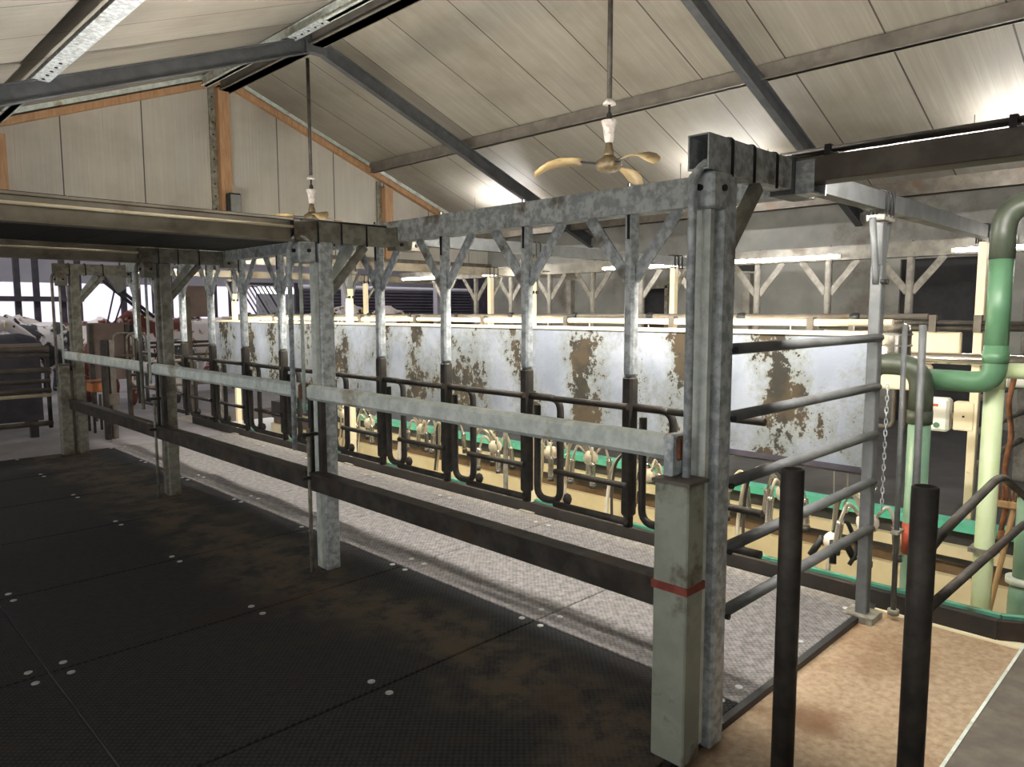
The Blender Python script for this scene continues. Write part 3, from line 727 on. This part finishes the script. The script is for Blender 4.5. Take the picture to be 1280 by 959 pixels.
t = thing('broom', (5.58, 1.175, -.85), 'wooden broom leaning in the pit behind the lime green pipe', 'broom')
MB().tube([(5.58, 1.175, -.845), (5.60, 1.0, .42)], .017, 10).link('handle', BROOM, t)
b = MB(); b.box(5.56, 5.64, .90, 1.10, .41, .46); b.link('head', BROOM, t, .01)
b = MB()
for k in range(18): b.tube([(5.58 + .04 * (k % 2), .91 + .0105 * k, .45), (5.57 + .06 * (k % 2), .895 + .012 * k, .55)], .006, 5)
b.link('bristles', RUSTY, t)
t = thing('rope', (5.6, 1.03, .3), 'rusty brown rope hanging beyond the broom', 'rope')
b = MB(); b.tube([(5.62 + .01 * math.sin(k * 1.7), 1.06 + .012 * math.cos(k * 1.3), .22 + .09 * k) for k in range(13)], .016, 8); b.link('strand', RUSTY, t)
b = MB(); b.ball((5.62, 1.06, .2), .035, .035, .06, 8); b.link('frayed_end', RUSTY, t)

# bollards and handrail
for x, y, h, lab in ((2.42, 1.071, 1.159, 'dark round steel bollard close behind the corner post'), (2.48, .676, 1.155, 'dark round steel bollard carrying the pit handrail')):
    t = thing('bollard', (x, y, 0), lab, 'bollard', 'round steel bollards')
    b = MB(); b.lathe((x, y, 0), [(.039, -.011), (.039, h - .004), (.034, h), (.030, h), (.030, h - .02)], 24); b.link('tube', STEEL_DK, t)
    MB().lathe((x, y, 0), [(.085, -.011), (.085, .004), (.04, .006)], 20).link('base_flange', STEEL_DK, t)
t = thing('handrail', (2.5, .70, .9), 'dark tubular handrail from the bollard down towards the pit', 'handrail')
b = MB(); b.tube(fillet([(2.51, .69, .90), (2.80, .71, .92), (3.72, .72, .985), (4.25, .72, .79), (5.05, .72, .48), (5.05, .72, -.85)], .16, 7), .017, 12); b.link('top_rail', STEEL_DK, t)
MB().tube([(2.51, .69, .715), (4.28, .72, .645), (5.05, .72, .30)], .017, 12).link('lower_rail', STEEL_DK, t)

# ------------------------------------------------------------------ lamps
def lamp(x, y0, y1, z, side, lab, m=None, r=.008):
    t = thing('fluorescent_lamp', (x, y0, z), lab, 'lamp', 'tube lamps along the header beams')
    MB().tube([(x, y0, z), (x, y1, z)], r, 12).link('tube', m or TUBE, t)
    for y in (y0 - .012, y1 + .012): MB().box(x - (.018 if side < 0 else .024), x + .018, y - .015, y + .015, z - .018, z + .018).link('holder', PLAST_W, t)
    if side < 0:
        for y in (y0 + .1, y1 - .1): MB().box(x - .01, 7.30, y - .012, y + .012, z + .012, z + .03).link('bracket', GALVD, t)
    return t
spans = [(1.6, 2.55), (2.83, 3.95), (4.55, 5.66), (6.75, 7.85), (8.7, 9.8)]
for i, (a, c) in enumerate(spans):
    lamp(7.0, (a if i else .72) * .968, (c if i else 1.84) * .968, 2.196, -1, 'lit tube lamp on the header beam across the pit, %s from the end rails' % ORD[i], TUBE_F, .016)
    lamp(3.186, a, c, 2.322, 1, 'lit tube lamp behind the header beam beside the aisle, %s from the corner' % ORD[i])
lamp(3.175, .1, 1.25, 2.310, 1, 'lit tube lamp behind the overhead channel near the camera')
for i, y in enumerate((.9, 3.1, 5.3, 7.5)):
    t = lamp(4.50, y + .9, y + 2.1, 1.36, 0, 'warm lit tube lamp behind the splash sheet, %s from the end rails' % ORD[i], TUBE_W, .012)
    for q in (.9, 2.1): MB().box(4.375, 4.50, y + q - .012, y + q + .012, 1.35, 1.375).link('bracket', GALVD, t)
for i, y in enumerate((1.0, 4.9, 9.6)):
    t = lamp(9.9, y, y + 1.4, 3.50, 0, 'lit tube lamp close under the low roof, %s from the roller opening' % ORD[i], TUBE_R, .014)
    for q in (0, 1.4): MB().tube([(9.9, y + q, 3.51), (9.9, y + q, roof(9.9))], .005, 6).link('hanger', STEEL_DK, t)

# ------------------------------------------------------------------ fans
def fan(yc, lab):
    x = 5.44; z = 3.03
    t = thing('ceiling_fan', (x, yc, z), lab, 'ceiling fan', 'ceiling fans')
    rod = MB().tube([(x, yc, 3.58), (x, yc, 5.198)], .024, 12).link('rod', STEEL_DK, t)
    MB().lathe((x, yc, 3.56), [(.06, -.01), (.055, .01), (.02, .05)], 14).link('rod_cup', FANW, rod)
    b = MB(); b.tube(fillet([(x, yc, 3.56), (x, yc, 3.46)], .01), .012, 8); b.ball((x, yc, 3.44), .03, .03, .05, 10); b.link('hanger', BLK, t)
    b = MB(); b.lathe((x, yc, 3.3), [(.028, -.09), (.040, -.07), (.055, .05), (.075, .105), (.07, .11)], 18); b.link('canopy', FANW, t)
    b = MB(); b.lathe((x, yc, 3.14), [(.045, -.05), (.05, -.02), (.035, .04), (.03, .08)], 16); b.link('neck', FANB, t)
    b = MB(); b.lathe((x, yc, z), [(.02, -.075), (.07, -.07), (.11, -.045), (.12, -.01), (.115, .02), (.07, .05), (.05, .07)], 24); b.link('motor', FANB, t)
    r_ = Vector((R_.x, R_.y, 0)).normalized(); f2 = Vector((fw.x, fw.y, 0)).normalized()
    for a in (180, -62, 58):
        d = r_ * math.cos(math.radians(a)) + f2 * math.sin(math.radians(a)); n = Vector((-d.y, d.x, 0))
        c0 = Vector((x, yc, z))
        arm = MB(); arm.bar(c0 + d * .09 + Vector((0, 0, .0)), c0 + d * .26 + Vector((0, 0, .015)), .05, .012); am = arm.link('blade_arm', BLK, t)
        bl = MB(); st = [(.24, .05, .012), (.34, .085, .012), (.46, .10, .006), (.56, .095, -.025), (.64, .075, -.075), (.68, .035, -.105)]
        vs = []
        for s, w_, dz in st:
            for q, tw in ((-1, -.02), (1, .02)):
                for th in (0, .006): vs.append(c0 + d * s + n * (q * w_) + Vector((0, 0, dz + tw + th)))
        fs = []
        for i in range(len(st) - 1):
            k = i * 4; fs += [(k, k + 2, k + 6, k + 4), (k + 1, k + 5, k + 7, k + 3), (k, k + 4, k + 5, k + 1), (k + 2, k + 3, k + 7, k + 6)]
        fs += [(0, 1, 3, 2), (k + 4, k + 6, k + 7, k + 5)]
        bl._add(vs, fs, True); bl.link('blade', FANG, t)
    return t
fan(4.22, 'three bladed ceiling fan hanging over the pit near the second rafter')
fan(9.5, 'three bladed ceiling fan hanging before the gable wall')

# ------------------------------------------------------------------ dark cover and cross beams over the aisle
o = MB()
for k in range(11): o.box(XL + k * .325, XL + k * .325 + .318, 4.27, 6.93, 2.268, 2.285)
o = o.link('cover_sheet', DOORM, None, 0, (1.2, 5.6, 2.28)); tag(o, 'black cover of jointed panels lying over the aisle between two cross beams', 'cover')
for yc, lab in ((4.22, 'beige brown steel cross beam over the aisle, the upper of two in view'), (6.98, 'beige brown steel cross beam over the aisle, below the dark cover sheet')):
    t = thing('cross_beam', (1.0, yc, 2.2), lab, 'beam', 'cross beams over the aisle')
    MB().box(XL, 2.26, yc - .01, yc + .01, 2.14, 2.255).link('web', BEAMB, t)
    MB().box(XL, 2.26, yc - .05, yc + .05, 2.255, 2.268).link('top_flange', BEAMB, t)
    MB().box(XL, 2.26, yc - .05, yc + .05, 2.128, 2.14).link('bottom_flange', BEAMB, t)
    MB().tube([(XL, yc - .045, 2.215), (2.26, yc - .045, 2.215)], .009, 8).link('conduit', CREAM, t)  # cream tube stands in for the lit line along the beam flange

# ------------------------------------------------------------------ far end of the aisle
t = thing('tube_gate', (.9, 10.15, .2), 'muddy tube gate across the far end of the aisle', 'gate')
for z, r in ((1.255, .036), (1.18, .02), (1.0, .034), (.87, .026), (.76, .03), (.70, .022), (.36, .03)): MB().tube([(XL, 10.2, z), (2.24, 10.15, z)], r, 10).link('rail', CREAM if z == .70 else STEEL_BR, t)
for x in (-.3, 1.55, 2.22): MB().tube([(x, 10.17, .3), (x, 10.17, 1.29)], .024, 10).link('upright', STEEL_DK, t)
t = thing('gate_post', (3.06, 10.8, 0), 'rust stained double gate post behind the far front gate', 'post')
MB().box(2.98, 3.05, 10.74, 10.82, -.02, 1.32).link('post', STEEL_DK, t, .006)
MB().box(3.07, 3.14, 10.74, 10.82, -.02, 1.32).link('post', STEEL_BR, t, .006)
MB().box(3.03, 3.17, 10.735, 10.825, .44, .60).link('rust_sleeve', STEEL_BR, t, .004)
t = thing('end_gate', (3.4, 9.95, .7), 'bent tube end gate between the far portal posts', 'gate')
b = MB(); b.tube(fillet([(4.1, 9.95, 1.05), (3.06, 9.95, 1.05), (3.06, 9.95, .74), (4.1, 9.95, .74)], .12, 5), .022, 8); b.link('hoop', STEEL_BR, t)
MB().tube([(3.06, 9.95, .9), (4.1, 9.95, .9)], .018, 8).link('rail', STEEL_DK, t)
MB().box(3.5, 3.56, 9.92, 9.98, .72, 1.2).link('upright', GALVD, t)
t = thing('orange_crate', (3.15, 11.6, -.02), 'small orange crate on the concrete beyond the front gates', 'crate')
MB().box(3.03, 3.19, 11.45, 11.75, .56, .70).link('crate_body', ORANGE, t, .01)
MB().box(3.01, 3.21, 11.43, 11.77, .69, .72).link('rim', RUSTY, t)
b = MB()
for x in (3.04, 3.20):
    for y in (11.47, 11.73): b.box(x - .015, x + .015, y - .015, y + .015, -.02, .5)
b.link('stand', STEEL_DK, t)

# ------------------------------------------------------------------ barn beyond the gable
slab('floor_barn', -9, 24, YG, 31, -.2, -.02, CONC_G)
b = MB()
BX = [(-9, 2.0)] + [(2.0, 14.5)] + [(14.5, 24)]
b.box(-9, 2, 30, 30.2, 0, 5.5); b.box(14.5, 24, 30, 30.2, 0, 2.45); b.box(14.5, 24, 30, 30.2, 2.75, 5.5); b.box(2, 14.5, 30, 30.2, 0, 1.3); b.box(2, 14.5, 30, 30.2, 2.72, 5.5)
struct(b.link('wall_barn', WALLP))
b = MB(); b.box(2, 4.6, 30.02, 30.1, 1.3, 1.75); b.box(2, 4.4, 30.02, 30.1, 2.35, 2.72); struct(b.link('trim_3', WALLP))
b = MB(); b.box(-9.2, -9, YG, 31, 0, 1.0); b.box(-9.2, -9, YG, 31, 4.6, 5.5)
for y in (YG, 18, 24, 30.5): b.box(-9.2, -9, y, y + .4, 0, 5.5)
struct(b.link('wall_barn_west', BARN_D))
struct(MB().box(2, 14.5, 30.1, 30.11, 1.3, 2.72).link('window_1', TINT))
slab('wall_barn_east', 24, 24.2, YG, 31, 0, 5.5, BARN_D)
b = MB(); b.box(XR + .1, 24, YG, YG + .1, 0, 5.5); b.box(-9, XL, YG, YG + .1, 0, 5.5); struct(b.link('wall_barn_front', WALLP))
b = MB(); b.box(-9.2, 24.2, YG, 17.5, 5.5, 5.6); b.box(-9.2, 24.2, 20.0, 25, 5.5, 5.6); b.box(-9.2, 24.2, 26, 31, 5.5, 5.6); struct(b.link('ceiling_barn', WALLP))  # open strips between the slabs are added to brighten the barn
for i, x in enumerate((4.65, 5.1, 5.75, 6.15, 7.35, 7.75, 8.25, 8.7, 10.1)):
    o = MB().box(x - .07, x + .07, 23.95, 24.1, -.02, 4.6).link('barn_post', BARN_S, None, 0, (x, 24, 0))
    tag(o, 'thin dark steel post before the barn windows, %s from the window wall' % ORD[i], 'post', 'posts before the barn windows')
o = MB().box(1.0, 6.2, 23.7, 23.85, 1.98, 2.12).link('barn_rail', BARN_S, None, 0, (3, 23.8, 2)); tag(o, 'dark horizontal steel rail before the barn windows', 'rail')
t = thing('feed_wall', (1.0, 11.6, 0), 'dark boarded feed wall behind the muddy tube gate', 'wall panel')
MB().box(-.5, 2.45, 11.58, 11.66, .22, 1.22).link('board', BARN_S, t)
MB().box(-.5, 2.47, 11.55, 11.69, 1.22, 1.27).link('cap_rail', FEED, t, .006)
for x in (-.2, 1.1, 2.35): MB().box(x - .05, x + .05, 11.66, 11.74, -.02, 1.2).link('leg', BARN_S, t)
t = thing('feed_auger', (4.1, 14, 1.7), 'slanting twin tube feed auger with dark hopper before the barn windows', 'auger')
for d in (0, .13): MB().tube([(3.75 + d, 14, 2.42 - d * .2), (4.65 + d, 14, 1.62 - d * .2)], .03, 8).link('auger_tube', BARN_S, t)
b = MB(); b.prism([(3.95, 2.36), (4.3, 2.32), (4.28, 2.1), (4.18, 2.02)], 'Y', 13.85, 14.15); b.link('hopper', GREY_P, t)
MB().tube([(4.0, 14, 1.5), (4.15, 14, 2.1)], .014, 6).link('stay', BARN_S, t)
MB().tube([(4.12, 14, 1.5), (4.3, 14, 2.0)], .014, 6).link('stay', BARN_S, t)
MB().cyl((4.35, 14, 2.2), .07, .3, 10, 'Y').link('motor', WALLP, t)
t = thing('cubicle_partition', (3.5, 12.6, 0), 'brown board partition with bent tube hoops beyond the far portal', 'partition')
MB().box(3.34, 3.95, 12.7, 12.76, .62, 1.52).link('board', FEED, t, .01)
for x in (3.66, 3.86): 
    b = MB(); b.tube(fillet([(x, 12.6, .6), (x, 12.6, 1.36), (x + .3, 12.6, 1.36), (x + .3, 12.6, .6)], .12, 5), .018, 8); b.link('hoop', GALVD, t)
MB().tube([(3.3, 12.6, 1.0), (4.3, 12.6, 1.0)], .022, 8).link('rail', STEEL_BR, t)
for x in (3.38, 3.9): MB().box(x - .03, x + .03, 12.66, 12.72, -.02, 1.5).link('leg', STEEL_DK, t)
for q, (x, y, lab) in enumerate(((5.05, 13.6, 'dark tubular feed fence before the red and white cow'),)):
    t = thing('feed_fence', (x, y, 0), lab, 'fence')
    for z in (1.17, 1.1, .95): MB().tube([(4.3, 13.0, z), (6.4, 13.0, z)], .022, 8).link('rail', STEEL_DK, t)
    b = MB(); b.tube(fillet([(5.25, 13.0, .85), (5.35, 13.0, 1.15), (5.75, 13.0, 1.15), (5.8, 13.0, .85)], .15, 5), .022, 8); b.link('hoop', GALVD, t)
    for x2 in (4.55, 5.0): MB().box(x2 - .04, x2 + .04, 12.97, 13.03, -.02, 1.95).link('upright', STEEL_BR, t)
    b = MB(); b.box(5.0, 5.6, 13.3, 13.35, 1.6, 2.15); b.link('back_panel', FEED, t)
t = thing('feed_rack', (8.8, 18, 1.4), 'rack of slanting steel bars seen over the splash sheet', 'rack')
for k in range(9): MB().bar((8.2 + k * .115, 18, 2.35), (8.75 + k * .115, 18, 1.45), .03, .035, (0, 1, 0)).link('slanting_bar', GALV if k % 3 else BARN_S, t)
MB().bar((7.9, 18.05, 2.4), (9.4, 18.05, 2.4), .06, .06).link('top_bar', BARN_S, t)
MB().bar((8.5, 18.05, 1.42), (10.0, 18.05, 1.42), .06, .06).link('bottom_bar', BARN_S, t)
for x in (8.0, 9.8): MB().box(x - .04, x + .04, 18, 18.1, -.02, 2.45).link('leg', BARN_S, t)
t = thing('barn_curtain', (13, 20, 1.0), 'dark ribbed curtain hanging in the barn beyond the gable', 'curtain')
b = MB()
for k in range(14): b.cyl((14.3, 20, 1.0 + .1 * k), .06, 6.9, 8, 'X')
b.link('ribbed_cloth', BARN_D, t)
MB().box(10.85, 17.75, 20.06, 20.12, .94, 2.36).link('backing', BARN_D, t)
MB().tube([(10.8, 20, 2.42), (17.8, 20, 2.42)], .07, 10).link('roller', WALLP, t)
for x, lab in ((11.3, 'lavender steel column before the dark barn curtain'), (14.6, 'lavender steel column beyond the dark barn curtain')):
    o = MB().box(x - .1, x + .1, 17.9, 18.1, -.02, 4.4).link('barn_column', WALLP, None, .01, (x, 18, 0)); tag(o, lab, 'column')

# cows
def cow_mesh(name, m, low=False):
    b = MB()
    rings = [(-.86, 1.12, .10, .12), (-.80, 1.10, .22, .24), (-.62, 1.06, .29, .34), (-.35, 1.0, .32, .38), (0, .96, .34, .40), (.30, .98, .32, .39), (.55, 1.02, .27, .36), (.72, 1.08, .19, .28), (.84, 1.14, .12, .18)]
    n = 14; vs = []
    for x, z, ry, rz in rings:
        for k in range(n):
            th = 2 * PI * k / n; vs.append((x, ry * math.cos(th), z + rz * math.sin(th)))
    fs = [(i * n + k, i * n + (k + 1) % n, (i + 1) * n + (k + 1) % n, (i + 1) * n + k) for i in range(len(rings) - 1) for k in range(n)]
    fs += [tuple(reversed(range(n))), tuple((len(rings) - 1) * n + k for k in range(n))]
    b._add(vs, fs, True)
    hz = .95 if low else 1.36
    hx = 1.30
    b.tube([(.62, 0, 1.10), (.85, 0, (1.2 + hz) / 2 + .04), (hx - .22, 0, hz + .06)], .21, 12, r2=.12)
    b.tube([(hx - .28, 0, hz + .10), (hx - .10, 0, hz + .04), (hx + .10, 0, hz - .10), (hx + .24, 0, hz - .20)], .135, 12, r2=.075)
    b.ball((hx + .22, 0, hz - .19), .085, .08, .075, 12)
    for s in (-1, 1):
        b.tube([(hx - .20, s * .10, hz + .10), (hx - .24, s * .24, hz + .10), (hx - .25, s * .31, hz + .06)], .05, 8, r2=.02)
        for x, kx in ((.52, .02), (-.62, -.10)):
            b.tube([(x, s * .17, .88), (x + (.0 if x > 0 else .06), s * .18, .62), (x + kx, s * .17, .40), (x + (.0 if x > 0 else -.03), s * .17, .08), (x + .03, s * .17, .0)], .13, 10, r2=.055)
    b.tube([(-.84, 0, 1.28), (-.93, 0, 1.15), (-.93, 0, .7), (-.92, 0, .5)], .035, 8, r2=.03)
    b.ball((-.38, 0, .62), .18, .15, .14, 12)
    o = b.link(name, m)
    r = o.modifiers.new('r', 'REMESH'); r.mode = 'VOXEL'; r.voxel_size = .032; r.use_smooth_shade = True
    sm = o.modifiers.new('s', 'SMOOTH'); sm.iterations = 4; sm.factor = .6
    dg = bpy.context.evaluated_depsgraph_get(); me = bpy.data.meshes.new_from_object(o.evaluated_get(dg))
    bpy.data.objects.remove(o); return me
CM = [cow_mesh('cow_body', COWS[0]), cow_mesh('cow_body_low', COWS[0], True)]
def cow(x, y, rz, m, sc, lab, low=False):
    me = CM[1 if low else 0].copy(); me.materials.clear(); me.materials.append(m)
    o = bpy.data.objects.new('cow', me); COL.objects.link(o); o.location = (x, y, -.02); o.rotation_euler = (0, 0, rz); o.scale = (sc,) * 3
    tag(o, lab, 'cow', 'cows in the barn'); hz = .95 if low else 1.36
    for s in (-1, 1):
        e = MB().ball((1.30 - .05, s * .105, hz + .02), .022, .014, .022, 8).link('eye', BLK); e.parent = o
    e = MB().ball((1.30 + .285, 0, hz - .205), .045, .065, .055, 10).link('muzzle', MUZ); e.parent = o
    for s in (-1, 1):
        e = MB().box(1.04, 1.05, s * .27 - .025, s * .27 + .025, hz + .02, hz + .09).link('ear_tag', HORN); e.parent = o
    return o
R = math.radians
cow(1.95, 13.3, R(183), COWS[4], 1.0, 'dark grey cow standing side on above the tube gate')
cow(1.7, 15.9, R(10), COWS[5], 1.05, 'white cow beyond the dark grey cow')
cow(3.55, 17.9, R(200), COWS[0], 1.08, 'black and white cow looking across beyond the tube gate')
cow(2.4, 20.0, R(170), COWS[1], 1.0, 'red brown cow deep in the barn under the windows')
cow(4.35, 19.0, R(20), COWS[2], 1.02, 'white cow with red patches deep in the barn')
cow(4.25, 15.0, R(95), COWS[1], .98, 'red and white cow beside the brown partition')
cow(6.35, 16.1, R(-175), COWS[2], 1.15, 'large red and white cow behind the feed fence')
cow(5.45, 14.6, R(-105), COWS[3], .85, 'white cow with lowered head under the feed fence', True)
cow(9.9, 14.2, R(-120), COWS[5], 1.17, 'white cow with raised head beyond the far end of the pit')
cow(8.9, 15.0, R(-100), COWS[0], 1.22, 'black cow standing before the dark curtain')
cow(8.3, 17.2, R(5), COWS[3], 1.08, 'black and white cow side on beyond the splash sheet')
cow(7.6, 20.6, R(185), COWS[2], 1.06, 'red patched cow side on beyond the feed fence')
cow(3.0, 22.5, R(10), COWS[3], 1.05, 'black and white cow far back under the first barn windows')
cow(5.6, 23.0, R(170), COWS[1], 1.05, 'red brown cow far back before the barn posts')
cow(8.6, 24.8, R(15), COWS[3], 1.1, 'black and white cow far back under the last barn windows')
cow(11.9, 17.2, R(160), COWS[1], 1.1, 'red brown cow beside the lavender column')

for o in bpy.data.objects:
    if '_w' in o: del o['_w']
S.view_settings.exposure = 0.0
